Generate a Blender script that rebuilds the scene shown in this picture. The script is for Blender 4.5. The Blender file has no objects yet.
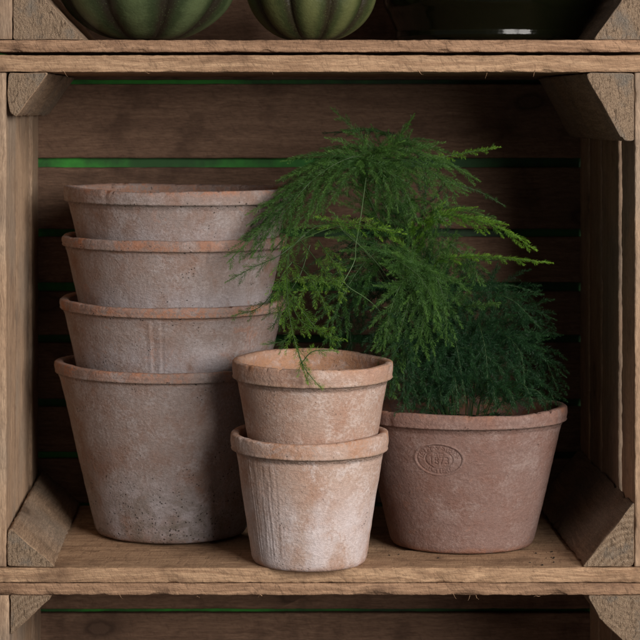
import bpy, bmesh, math, random
import numpy as np
from mathutils import Vector, Matrix, noise
random.seed(7); rng = np.random.default_rng(7)
sc = bpy.context.scene
C = sc.collection

# ------------------------------------------------------------------ camera numbers
D, S0, VX, VY, EYE = 1.78, .0008, 240., 110., .3664
FPX = D / S0
def P(px, py, y):
    s = S0 * (D + y) / D
    return Vector(((px - VX) * s, y, EYE + (VY - py) * s))

# ------------------------------------------------------------------ helpers
def tag(o, label=None, cat=None, group=None, kind=None):
    if label: o['label'] = label
    if cat: o['category'] = cat
    if group: o['group'] = group
    if kind: o['kind'] = kind
def thing(name, label, cat, loc, group=None, rot=(0, 0, 0)):
    o = bpy.data.objects.new(name, None); C.objects.link(o)
    o.location = loc; o.rotation_euler = rot; o.empty_display_size = .02
    tag(o, label, cat, group); return o
def link(name, me, parent=None, world=False):
    o = bpy.data.objects.new(name, me); C.objects.link(o)
    if parent:
        o.parent = parent
        if world: o.matrix_parent_inverse = Matrix.Translation(-parent.location)
    return o
def smooth(me):
    me.polygons.foreach_set('use_smooth', [True] * len(me.polygons))

# ------------------------------------------------------------------ node helper
class NT:
    def __init__(s, name):
        s.m = bpy.data.materials.new(name); s.m.use_nodes = True
        s.t = s.m.node_tree; s.n = s.t.nodes; s.l = s.t.links
        s.b = s.n['Principled BSDF']; s.out = s.n['Material Output']
    def put(s, inp, v):
        if hasattr(v, 'is_output'): s.l.new(v, inp)
        elif isinstance(v, (tuple, list)):
            inp.default_value = tuple(v) + ((1.,) if len(v) == 3 and len(inp.default_value) == 4 else ())
        else: inp.default_value = v
    def node(s, typ, **kw):
        n = s.n.new(typ)
        for k, v in kw.items(): setattr(n, k, v)
        return n
    def noise(s, vec, scale, detail=4, rough=.55, dist=0, col=False):
        n = s.node('ShaderNodeTexNoise')
        s.put(n.inputs['Vector'], vec); n.inputs['Scale'].default_value = scale
        n.inputs['Detail'].default_value = detail; n.inputs['Roughness'].default_value = rough
        n.inputs['Distortion'].default_value = dist
        return n.outputs['Color' if col else 'Fac']
    def voro(s, vec, scale, out='Distance', rnd=1., feature='F1'):
        n = s.node('ShaderNodeTexVoronoi', feature=feature)
        s.put(n.inputs['Vector'], vec); n.inputs['Scale'].default_value = scale
        n.inputs['Randomness'].default_value = rnd
        return n.outputs[out]
    def math(s, op, a, b=0., clamp=False):
        n = s.node('ShaderNodeMath', operation=op); n.use_clamp = clamp
        s.put(n.inputs[0], a); s.put(n.inputs[1], b); return n.outputs[0]
    def vm(s, op, a, b):
        n = s.node('ShaderNodeVectorMath', operation=op)
        s.put(n.inputs[0], a); s.put(n.inputs[1], b); return n.outputs[0]
    def mix(s, f, a, b, mode='MIX'):
        n = s.node('ShaderNodeMix', data_type='RGBA', blend_type=mode)
        s.put(n.inputs[0], f); s.put(n.inputs[6], a); s.put(n.inputs[7], b); return n.outputs[2]
    def rng(s, v, a, b, c=0., d=1.):
        n = s.node('ShaderNodeMapRange', interpolation_type='SMOOTHSTEP')
        s.put(n.inputs[0], v)
        for i, q in enumerate((a, b, c, d)): n.inputs[i + 1].default_value = q
        return n.outputs[0]
    def attr(s, name, out='Fac'):
        n = s.node('ShaderNodeAttribute', attribute_name=name); return n.outputs[out]
    def bump(s, h, strength, dist, nrm=None):
        n = s.node('ShaderNodeBump'); s.put(n.inputs['Height'], h)
        n.inputs['Strength'].default_value = strength; n.inputs['Distance'].default_value = dist
        if nrm is not None: s.l.new(nrm, n.inputs['Normal'])
        return n.outputs['Normal']
    def objcoord(s, k=3.7):
        tc = s.node('ShaderNodeTexCoord'); oi = s.node('ShaderNodeObjectInfo')
        r = s.math('MULTIPLY', oi.outputs['Random'], k)
        cb = s.node('ShaderNodeCombineXYZ')
        s.put(cb.inputs[0], r); s.put(cb.inputs[1], s.math('MULTIPLY', r, 1.7)); s.put(cb.inputs[2], s.math('MULTIPLY', r, 2.3))
        return tc.outputs['Object'], s.vm('ADD', tc.outputs['Object'], cb.outputs[0]), oi.outputs['Random']

# ------------------------------------------------------------------ wood
def wood(name, axis, light, dark, stain, fiber=.5, knots=.5, grey=.0):
    t = NT(name)
    raw, vec, rnd = t.objcoord()
    lo, hi = 11., 400.
    sc3 = {'x': (lo, hi, hi), 'y': (hi, lo, hi), 'z': (hi, hi, lo)}[axis]
    wob = t.vm('MULTIPLY', t.vm('SUBTRACT', t.noise(vec, 9, 2, col=True), (.5, .5, .5)), (.018, .018, .018))
    vw = t.vm('ADD', vec, wob)
    g = t.noise(t.vm('MULTIPLY', vw, sc3), 1., 5, .6)
    g2 = t.noise(t.vm('MULTIPLY', vw, tuple(q * .2 for q in sc3)), 1., 3, .5)
    fine = t.noise(t.vm('MULTIPLY', vec, {'x': (130, 1700, 1700), 'y': (1700, 130, 1700), 'z': (1700, 1700, 130)}[axis]), 1., 3, .6)
    blot = t.noise(vec, 22, 4, .6)
    big = t.noise(vec, 7, 3, .55)
    c = t.mix(t.rng(g, .3, .72), dark, light)
    c = t.mix(t.math('MULTIPLY', t.rng(g2, .45, .75), .55), c, tuple(q * .8 for q in dark))
    c = t.mix(t.math('MULTIPLY', t.rng(blot, .5, .72), .75), c, stain)
    gm = (.26, .235, .205)
    c = t.mix(t.math('MULTIPLY', t.rng(big, .4, .65), grey), c, gm)
    c = t.mix(1., c, t.mix(t.rng(fine, .3, .7), (.66, .66, .66), (1.08, 1.08, 1.08)), 'MULTIPLY')
    # tone changes from board to board
    c = t.mix(1., c, t.mix(rnd, (.82, .8, .78), (1.12, 1.1, 1.06)), 'MULTIPLY')
    # dark nicks left by the saw
    mp = t.node('ShaderNodeMapping'); t.put(mp.inputs[0], vec); mp.inputs['Rotation'].default_value = (.3, .62, .25)
    nick = t.noise(t.vm('MULTIPLY', mp.outputs[0], {'x': (330, 60, 130), 'y': (60, 330, 130), 'z': (260, 60, 110)}[axis]), 1., 4, .65, .8)
    c = t.mix(t.math('MULTIPLY', t.rng(nick, .46, .34), .55 * fiber), c, tuple(q * .5 for q in dark))
    # knots
    sv = t.node('ShaderNodeSeparateXYZ'); t.put(sv.inputs[0], t.vm('ADD', vec, wob)); cv = t.node('ShaderNodeCombineXYZ')
    al, ac = {'x': (0, 2), 'y': (1, 0), 'z': (2, 1)}[axis]
    t.put(cv.inputs[0], t.math('MULTIPLY', sv.outputs[al], 7.5)); t.put(cv.inputs[1], t.math('MULTIPLY', sv.outputs[ac], 13.))
    kv = t.node('ShaderNodeTexVoronoi', voronoi_dimensions='2D'); t.put(kv.inputs['Vector'], cv.outputs[0]); kv.inputs['Scale'].default_value = 1.
    sep = t.node('ShaderNodeSeparateColor'); t.l.new(kv.outputs['Color'], sep.inputs[0])
    present = t.math('LESS_THAN', sep.outputs[0], knots)
    kd = t.math('ADD', kv.outputs['Distance'], t.math('MULTIPLY', t.math('SUBTRACT', t.noise(vec, 160, 3), .5), .06))
    km = t.math('MULTIPLY', t.rng(kd, .15, .07), present)
    core = t.math('MULTIPLY', t.rng(kd, .085, .06), present); halo = t.math('MULTIPLY', t.rng(kd, .34, .12), present)
    c = t.mix(t.math('MULTIPLY', halo, .45), c, tuple(q * .6 for q in dark)); c = t.mix(t.math('MULTIPLY', km, .75), c, tuple(q * .3 for q in dark)); c = t.mix(t.math('MULTIPLY', core, .6), c, tuple(q * .8 for q in dark))
    t.put(t.b.inputs['Base Color'], c)
    t.b.inputs['Roughness'].default_value = .85
    t.b.inputs['Specular IOR Level'].default_value = .2
    saw = t.noise(t.vm('MULTIPLY', t.vm('ADD', vec, wob), {'x': (420, 380, 190), 'y': (380, 420, 190), 'z': (380, 190, 420)}[axis]), 1., 5, .7)
    h = t.math('ADD', t.math('ADD', t.math('MULTIPLY', g, .5), t.math('MULTIPLY', fine, .35)), t.math('MULTIPLY', t.math('ADD', saw, nick), fiber * .8))
    t.l.new(t.bump(h, .9, .0009), t.b.inputs['Normal'])
    return t.m
def end_grain(name, light, dark, cx, cz, ring=.4):
    t = NT(name)
    raw, vec, rnd = t.objcoord()
    sx = t.node('ShaderNodeSeparateXYZ'); t.put(sx.inputs[0], raw)
    dx = t.math('SUBTRACT', sx.outputs[0], cx); dz = t.math('SUBTRACT', sx.outputs[2], cz)
    r = t.math('SQRT', t.math('ADD', t.math('MULTIPLY', dx, dx), t.math('MULTIPLY', dz, dz)))
    r = t.math('ADD', r, t.math('ADD', t.math('MULTIPLY', t.noise(vec, 40, 2, .5), .005), t.math('MULTIPLY', t.noise(vec, 170, 3, .6), .0012)))
    w = t.math('MULTIPLY', t.math('SINE', t.math('MULTIPLY', r, t.math('ADD', t.math('MULTIPLY', rnd, 1100.), 1250.))), t.math('MULTIPLY', t.rng(t.noise(vec, 60, 3), .3, .6, .4, 1.), ring))
    pores = t.noise(vec, 1300, 4, .7)
    blot = t.noise(vec, 45, 4, .6)
    tick = t.noise(t.vm('MULTIPLY', vec, (330, 300, 110)), 1., 4, .7, 1.5)
    c = t.mix(t.math('MULTIPLY', t.rng(w, -.9, .9), .7), light, dark)
    c = t.mix(t.rng(pores, .34, .5), tuple(q * .6 for q in dark), c)
    c = t.mix(t.math('MULTIPLY', t.rng(tick, .50, .34), .8), c, tuple(q * .38 for q in dark))
    c = t.mix(t.math('MULTIPLY', t.rng(blot, .5, .68), .65), c, (.27, .25, .22))
    t.put(t.b.inputs['Base Color'], c); t.b.inputs['Roughness'].default_value = .9
    t.b.inputs['Specular IOR Level'].default_value = .15
    h = t.math('ADD', t.math('ADD', t.math('MULTIPLY', w, .10), t.math('MULTIPLY', pores, .9)), t.math('MULTIPLY', tick, 1.6))
    t.l.new(t.bump(h, 1., .0030), t.b.inputs['Normal'])
    return t.m

def sweep(name, poly, axis, a0, a1, mats, parent, bev=.0012, rough=.0005, step=.005, sub=.008, seed=0, chips=0., capbev=None):
    """ragged-edged plank: a polygon cross-section swept along an axis"""
    poly = [Vector(p) for p in poly]; n = len(poly)
    area = sum(poly[i].x * poly[(i + 1) % n].y - poly[(i + 1) % n].x * poly[i].y for i in range(n))
    if area < 0: poly.reverse()
    ring = []                                                # (point, outward, cornerness)
    for i in range(n):
        p, q, r = poly[i - 1], poly[i], poly[(i + 1) % n]
        d1 = (p - q).normalized(); d2 = (r - q).normalized(); e = (r - q).length
        b = min(bev, .3 * e, .3 * (p - q).length)
        nrm2 = Vector((-d2.y, d2.x)) * -1
        out = -(d1 + d2).normalized() if (d1 + d2).length > 1e-4 else nrm2
        ring += [(q + d1 * b, out, 1.), (q + (d1 + d2) * b * .32, out, 1.3), (q + d2 * b, out, 1.)]
        m = max(1, int((e - 2 * b) / sub))
        ring.append((q + d2 * min(2.6 * b, e * .4), nrm2, .4))
        for k in range(1, m): ring.append((q + d2 * (b + (e - 2 * b) * k / m), nrm2, .25))
        ring.append((r - d2 * min(2.6 * b, e * .4), nrm2, .4))
    def to3(a, u, v): return {'x': Vector((a, u, v)), 'y': Vector((u, a, v)), 'z': Vector((u, v, a))}[axis]
    L = a1 - a0; ns = max(4, min(150, int(L / step)))
    st = [0., .0007 / L] + [k / ns for k in range(1, ns)] + [1 - .0007 / L, 1.]
    cen = sum(poly, Vector((0, 0))) / n
    bm = bmesh.new(); rows = []; off = Vector((seed * 3.13, seed * 1.7, seed * .9))
    for si, tt in enumerate(st):
        a = a0 + L * tt; row = []
        endrow = si == 0 or si == len(st) - 1
        for (p, o, cw) in ring:
            w = to3(a, p.x, p.y) + off
            d = noise.noise(w * 45) * rough * .8 + noise.noise(w * 260) * rough * (.35 + cw * .5)
            if chips and cw > .9:
                c = noise.noise(w * 70 + Vector((9, 9, 9)))
                if c > .25: d -= (c - .25) * chips
            q = p + o * d
            if endrow: q = q + (cen - q).normalized() * .0007
            aa = a + noise.noise(w * 190) * rough * .6
            row.append(bm.verts.new(to3(aa, q.x, q.y)))
        rows.append(row)
    m = len(ring)
    for r0, r1 in zip(rows, rows[1:]):
        for k in range(m): bm.faces.new((r0[k], r0[(k + 1) % m], r1[(k + 1) % m], r1[k]))
    caps = [bm.faces.new(rows[0]), bm.faces.new(rows[-1])]
    for f in caps: f.material_index = len(mats) - 1
    bmesh.ops.recalc_face_normals(bm, faces=bm.faces)
    me = bpy.data.meshes.new(name); bm.to_mesh(me); bm.free()
    smooth(me)
    for i, pl in enumerate(me.polygons):
        if pl.loop_total > 4: pl.use_smooth = False
    for mt in mats: me.materials.append(mt)
    return link(name, me, parent, world=True)

W_edge = wood('rough_sawn_plank', 'x', (.60, .395, .25), (.34, .205, .125), (.18, .105, .065), fiber=.9, knots=.22)
W_edge2 = wood('rough_sawn_plank_brown', 'x', (.45, .28, .18), (.26, .152, .094), (.18, .105, .07), fiber=1.1, knots=.22)
W_back = wood('back_slat_wood', 'x', (.25, .155, .107), (.175, .105, .073), (.085, .05, .036), fiber=.6, knots=.5)
W_end = wood('end_board_wood', 'z', (.57, .395, .27), (.36, .235, .155), (.25, .165, .115), fiber=.4, knots=.2, grey=.45)
W_block = wood('corner_block_wood', 'y', (.40, .275, .185), (.25, .165, .11), (.18, .125, .085), fiber=.6, knots=.15, grey=.45)
def grain_at(px, py, ring=.35):
    p = P(px, py, 0); return end_grain('end_grain_sawn', (.56, .40, .275), (.36, .24, .155), p.x, p.z, ring)

def rect(u0, u1, v0, v1): return [(u0, v0), (u1, v0), (u1, v1), (u0, v1)]
DEP = .29
def crate(label, xl, xr, z0, z1, tb, bb, gaps, blocks, lb, rb, seed, em, bmat):
    t = thing('wooden_crate', label, 'crate', ((xl + xr) / 2, 0, z0 - bb), 'old wooden crates stacked as shelves')
    k = seed
    for nm, za, zb, mt in (('floor_board', z0 - bb, z0, bmat), ('top_board', z1, z1 + tb, em)):
        for ya, yb, dz in ((0, .0725, 0), (.0758, DEP - .0006, -.0018 if nm == 'floor_board' else .0006)):
            k += 1
            sweep(nm, rect(ya, yb, za + (dz if nm == 'top_board' else 0), zb + (dz if nm == 'floor_board' else 0)), 'x',
                  xl - .0125, xr + .0125, [mt], t, rough=.0006, step=.003, seed=k, chips=.006, bev=.0008)
    for side, rows in ((-1, lb), (1, rb)):
        for ya, yb, off in rows:
            k += 1
            x = xl - off if side < 0 else xr + off
            xx = (x - .012, x) if side < 0 else (x, x + .012)
            sweep('end_board', rect(xx[0], xx[1], ya + .0008, yb), 'z', z0 + .0006, z1 - .0006, [W_end], t, rough=.0007, step=.004, seed=k, chips=.004)
    for za, zb in gaps:
        k += 1
        sweep('back_slat', rect(DEP, DEP + .0095, za, zb), 'x', xl - .012, xr + .012, [W_back], t, rough=.0005, step=.005, seed=k)
    for poly, gp in blocks:
        k += 1
        w = [P(px, py, 0) for px, py in poly]
        sweep('corner_block', [(p.x, p.z) for p in w], 'y', .0015, DEP - .0015, [W_block, grain_at(*gp)], t,
              rough=.0009, step=.005, seed=k, bev=.0016, chips=.005)
    return t
X = lambda px: (px - VX) * S0
Z = lambda py: EYE + (VY - py) * S0
def zb(py): return EYE + (VY - py) * S0 * (D + DEP) / D
LB = [(0, .078, 0), (.080, .205, .0012), (.226, DEP - .001, .0004)]
RB = [(0, .062, 0), (.082, .165, .0006), (.170, .232, .0002), (.239, DEP - .001, .0004)]
# middle crate
edges = [79.6, (84, 158), (167.5, 229), (237, 282.5), (291.5, 335), (343, 399), (407, 452), (459, 503)]
sl = [(zb(79.8), Z(72) + .009)] + [(zb(b), zb(a)) for a, b in edges[1:]]
CR_MID = crate('old wooden crate lying on its side in the middle, holding the clay pots and fern', X(6), X(635), 0, Z(72), .0134, .0118, sl,
      [([(8, 72.6), (48, 72.6), (16, 117), (10, 112), (7, 98)], (-25, 100)),
       ([(586, 73), (634.5, 73), (634.5, 141), (623, 141.5)], (640, 150, .3)),
       ([(7, 567.3), (55, 567.3), (11, 529), (7, 532)], (-30, 480, .25)),
       ([(583, 567.3), (634.5, 567.3), (634.5, 503)], (636, 590, 1.))], LB, RB, 1, W_edge, W_edge)
# upper crate
z0u = Z(40); z1u = z0u + .395
def slats(z0, z1, tops):
    return [(z0 + a, z0 + b) for a, b in tops]
crate('wooden crate on top, with two green squashes and a glass bottle standing in it', X(12), X(648), z0u, z1u, .0134, .0096,
      slats(z0u, z1u, [(.001, .07), (.078, .145), (.153, .21), (.218, .28), (.288, .34), (.347, .394)]),
      [([(13, 39.6), (83, 39.6), (47, 1), (13, -36)], (-30, 60)),
       ([(594, 39.6), (647, 39.6), (647, -36), (622, 1)], (660, 60)),
       ([(13, -451), (60, -451), (13, -400)], (0, -451)), ([(600, -451), (647, -451), (647, -400)], (660, -451))], LB, RB, 40, W_edge2, W_edge2)
# lower crate
z1l = Z(595); z0l = z1l - .395
CR_LOW = crate('wooden crate at the bottom of the stack, empty and in shadow under the shelf', X(9), X(646), z0l, z1l, .0093, .0118,
      slats(z0l, z1l, [(.001, .05), (.058, .12), (.128, .18), (.188, .25), (.258, zb(613.2) - z0l), (zb(609) - z0l, .394)]),
      [([(10, 595.6), (53, 595.6), (10, 636)], (60, 660, .8)), ([(588, 595.6), (645, 595.6), (645, 655), (628, 646), (601, 620)], (640, 560)),
       ([(10, 1088), (53, 1088), (10, 1050)], (0, 1088)), ([(600, 1088), (645, 1088), (645, 1040)], (660, 1088))], LB, RB, 80, W_edge2, W_edge2)

def splinters(spots, parent):
    for px, py, dx, dz, L in spots:
        p = P(px, py, -.0005); pts = []
        for i in range(7):
            f = i / 6; pts.append(np.array((p.x + dx * L * f, p.y - .0015 * f + .001 * math.sin(f * 5), p.z + dz * L * f + .0012 * math.sin(f * 4 + dx * 9))))
        V = []; F = []
        for i, q in enumerate(pts):
            rr = .00028 * (1 - .8 * i / 6)
            for k in range(4): V.append((q[0] + rr * math.cos(k * 1.571), q[1] + rr * math.sin(k * 1.571), q[2] + rr * .7 * math.sin(k * 1.571 + .7)))
        for i in range(6):
            for k in range(4): F.append((i * 4 + k, i * 4 + (k + 1) % 4, i * 4 + 4 + (k + 1) % 4, i * 4 + 4 + k))
        me = bpy.data.meshes.new('splinter'); me.from_pydata(V, [], F); me.materials.append(W_edge); link('splinter', me, parent, world=True)
splinters([(487, 71.6, -.25, -1, .007), (62, 71.5, .8, -.5, .006), (150, 71.8, -.9, -.4, .005), (270, 71.8, .6, -.6, .004), (418, 71.8, .9, -.3, .005), (535, 72, -.5, -.8, .004)], CR_MID)
splinters([(487 - 290, 594.6, .5, -.8, .004), (262, 594.6, -.8, -.5, .004), (470, 594.6, -.3, -.9, .006), (476, 594.6, .4, -.9, .005), (452, 594.6, .8, -.4, .004), (118, 594.6, .9, -.4, .005), (540, 594.6, -.9, -.4, .006)], CR_LOW)

# green painted wall right behind the slats
t = NT('green_paint')
raw, vec, rnd = t.objcoord()
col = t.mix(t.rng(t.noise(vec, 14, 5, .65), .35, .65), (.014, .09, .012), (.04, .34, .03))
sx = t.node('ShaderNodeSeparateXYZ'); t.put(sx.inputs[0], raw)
col = t.mix(1., col, t.mix(t.rng(t.math('ADD', sx.outputs[0], t.math('MULTIPLY', t.noise(vec, 9, 3), .1)), -.02, .22), (1, 1, 1), (.35, .35, .38)), 'MULTIPLY')  # darker to the right: shade of the recess put into the wall colour
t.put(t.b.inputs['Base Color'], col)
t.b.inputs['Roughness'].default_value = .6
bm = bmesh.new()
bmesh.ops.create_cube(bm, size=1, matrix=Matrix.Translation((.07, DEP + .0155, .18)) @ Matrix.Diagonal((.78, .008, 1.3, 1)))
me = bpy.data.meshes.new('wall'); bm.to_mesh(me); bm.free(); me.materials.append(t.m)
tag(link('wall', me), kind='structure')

# ------------------------------------------------------------------ terracotta
def clay(name, terra, bloom, pale, dirt, specks=.5, bloom_amt=.75, pale_amt=.5, wear_col=(.40, .165, .07), orange=.3):
    t = NT(name)
    raw, vec, rnd = t.objcoord()
    wear = t.attr('wear'); dk = t.attr('dirt'); pit = t.attr('groove')
    n1 = t.noise(vec, 26, 5, .62); n2 = t.noise(vec, 75, 5, .65, 1.); n3 = t.noise(vec, 420, 4, .65); n7 = t.noise(t.vm('MULTIPLY', vec, (55, 55, 12)), 1., 4, .6)
    n4 = t.noise(vec, 14, 3, .5); n5 = t.noise(vec, 48, 4, .6, .6); n6 = t.noise(vec, 1500, 3, .6)
    c = t.mix(t.math('MULTIPLY', t.rng(t.math('ADD', t.math('MULTIPLY', n1, .6), t.math('MULTIPLY', n2, .4)), .30, .60), bloom_amt), terra, bloom)
    c = t.mix(t.math('MULTIPLY', t.rng(t.math('ADD', t.math('MULTIPLY', n5, .6), t.math('MULTIPLY', n3, .4)), .47, .66), pale_amt), c, pale)
    # chalky salts creeping up from below, with run marks
    pl = t.math('MULTIPLY', t.attr('pale'), t.rng(t.math('ADD', t.math('MULTIPLY', n7, .5), t.math('MULTIPLY', n1, .5)), .36, .60))
    c = t.mix(t.math('MULTIPLY', pl, .8), c, tuple(min(.8, q * k) for q, k in zip(pale, (1.04, 1.06, 1.12))))
    # orange scuffs where the bloom has rubbed away
    c = t.mix(t.math('MULTIPLY', t.rng(t.math('ADD', t.math('MULTIPLY', n4, .35), t.math('MULTIPLY', n2, .65)), .56, .66), orange), c, wear_col)
    wm = t.math('MULTIPLY', wear, t.rng(t.math('ADD', t.math('MULTIPLY', n2, .65), t.math('MULTIPLY', n3, .35)), .43, .54))
    c = t.mix(wm, c, wear_col)
    c = t.mix(t.math('MULTIPLY', dk, t.rng(n2, .35, .65)), c, dirt)
    # fine grain and dark specks, more of them low down
    c = t.mix(1., c, t.mix(t.rng(n3, .25, .75), (.88, .875, .87), (1.07, 1.07, 1.07)), 'MULTIPLY')
    c = t.mix(1., c, t.mix(t.rng(n6, .3, .7), (.86, .86, .86), (1.08, 1.08, 1.08)), 'MULTIPLY')
    v = t.math('ADD', t.voro(t.vm('ADD', vec, t.vm('MULTIPLY', t.noise(vec, 500, 2, col=True), (.0022, .0022, .0022))), 330.), t.math('MULTIPLY', t.math('SUBTRACT', t.noise(vec, 240, 2), .5), .35)); vn = t.noise(vec, 60, 3, .6)
    sp = t.math('MULTIPLY', t.rng(v, .26, .16), t.rng(t.math('ADD', vn, t.math('MULTIPLY', dk, .26)), .58, .66))
    c = t.mix(t.math('MULTIPLY', sp, specks), c, (.05, .04, .035))
    c = t.mix(t.math('MULTIPLY', pit, .32), c, tuple(q * .35 for q in terra))
    t.put(t.b.inputs['Base Color'], c)
    t.b.inputs['Roughness'].default_value = .92
    t.b.inputs['Specular IOR Level'].default_value = .12
    h = t.math('ADD', t.math('ADD', t.math('MULTIPLY', n3, .65), t.math('MULTIPLY', n6, .22)), t.math('MULTIPLY', n2, .28))
    h = t.math('SUBTRACT', h, t.math('MULTIPLY', sp, .5))
    t.l.new(t.bump(t.math('ADD', h, t.math('MULTIPLY', t.rng(t.noise(t.vm('MULTIPLY', vec, (170, 170, 420)), 1., 4, .6, 1.), .40, .62), .13)), .85, .0012), t.b.inputs['Normal'])
    return t.m
CLAY_GREY = clay('weathered_clay_grey', (.255, .155, .118), (.298, .243, .226), (.39, .345, .342), (.17, .14, .115), specks=.9, bloom_amt=.9, pale_amt=.6, wear_col=(.37, .16, .088), orange=.4)
CLAY_PINK = clay('weathered_clay_pink', (.44, .255, .18), (.53, .395, .335), (.66, .565, .535), (.24, .18, .13), specks=.4, bloom_amt=.85, pale_amt=.75, wear_col=(.44, .215, .12), orange=.35)
CLAY_TAN = clay('weathered_clay_tan', (.42, .235, .165), (.47, .335, .275), (.60, .495, .45), (.28, .20, .14), specks=.4, bloom_amt=.85, pale_amt=.75, wear_col=(.45, .215, .11), orange=.3)
CLAY_BROWN = clay('weathered_clay_brown', (.225, .122, .095), (.26, .172, .15), (.36, .275, .25), (.15, .10, .08), specks=.35, bloom_amt=.8, pale_amt=.5, wear_col=(.36, .155, .085), orange=.3)

def fbm(p, f, o=4):
    v = 0; a = 1.; n = 0
    for _ in range(o):
        v += a * noise.noise(p * f); n += a; a *= .5; f *= 2.1
    return v / n
def sstep(x, a, b):
    x = min(1, max(0, (x - a) / (b - a))); return x * x * (3 - 2 * x)

def text_mask(stampW, stampH, res):
    """height mask of the oval maker's stamp: double oval line with letters between"""
    nx, nz = int(stampW * 1.1 / res), int(stampH * 1.16 / res)
    us = (np.arange(nx) - nx / 2 + .5) * res; vs = (np.arange(nz) - nz / 2 + .5) * res
    U, V = np.meshgrid(us, vs, indexing='ij'); M = np.zeros_like(U)
    a, b = stampW / 2, stampH / 2
    def oval(k, kz, w, gap=None):
        r = np.sqrt((U / (a * k)) ** 2 + (V / (b * kz)) ** 2); g = abs(r - 1) * min(a * k, b * kz) * 1.15
        m = np.clip(1.5 - g / w, 0, 1)
        if gap is not None: m = m * gap
        return m
    M = np.maximum(M, oval(.97, .97, .00042))
    M = np.maximum(M, oval(.60, .60, .00045, (np.abs(U) > a * .26).astype(float)))
    def put(txt, size, cx, cz, rot):
        cu = bpy.data.curves.new('letters', 'FONT'); cu.body = txt; cu.size = size; cu.align_x = 'CENTER'; cu.align_y = 'CENTER'
        ob = bpy.data.objects.new('letters', cu); C.objects.link(ob)
        dg = bpy.context.evaluated_depsgraph_get(); me = ob.evaluated_get(dg).to_mesh()
        me.calc_loop_triangles(); co = np.array([v.co[:2] for v in me.vertices]); tr = [tuple(l.vertices) for l in me.loop_triangles]
        c, s = math.cos(rot), math.sin(rot)
        if len(co): co = np.stack([cx + co[:, 0] * c - co[:, 1] * s, cz + co[:, 0] * s + co[:, 1] * c], 1)
        for tri in tr:
            A, B, Q = co[tri[0]], co[tri[1]], co[tri[2]]
            d = (B[1] - Q[1]) * (A[0] - Q[0]) + (Q[0] - B[0]) * (A[1] - Q[1])
            if abs(d) < 1e-14: continue
            l1 = ((B[1] - Q[1]) * (U - Q[0]) + (Q[0] - B[0]) * (V - Q[1])) / d
            l2 = ((Q[1] - A[1]) * (U - Q[0]) + (A[0] - Q[0]) * (V - Q[1])) / d
            M[(l1 >= -.02) & (l2 >= -.02) & (l1 + l2 <= 1.02)] = .85
        ob.evaluated_get(dg).to_mesh_clear(); bpy.data.objects.remove(ob); bpy.data.curves.remove(cu)
    top = 'LESLEY & STEVENS'; n = len(top)
    for i, ch in enumerate(top):
        th = math.radians(168 - 156 * i / (n - 1))
        ex, ez = a * .79 * math.cos(th), b * .785 * math.sin(th)
        rot = math.atan2(math.cos(th) / a * 1., math.sin(th) / b * 1.) * -1
        put(ch, .0058, ex, ez, rot * .9)
    bot = 'POTTERY'; n = len(bot)
    for i, ch in enumerate(bot):
        th = math.radians(236 + 68 * i / (n - 1))
        ex, ez = a * .79 * math.cos(th), b * .79 * math.sin(th)
        put(ch, .0058, ex, ez, math.atan2(math.cos(th) / a, -math.sin(th) / b))
    put("ESTD", .0038, 0, b * .31, 0); put('1873', .0088, 0, -b * .12, 0)
    # soften
    for _ in range(2):
        M = (M + np.roll(M, 1, 0) + np.roll(M, -1, 0) + np.roll(M, 1, 1) + np.roll(M, -1, 1)) / 5
    return us, vs, M

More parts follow.
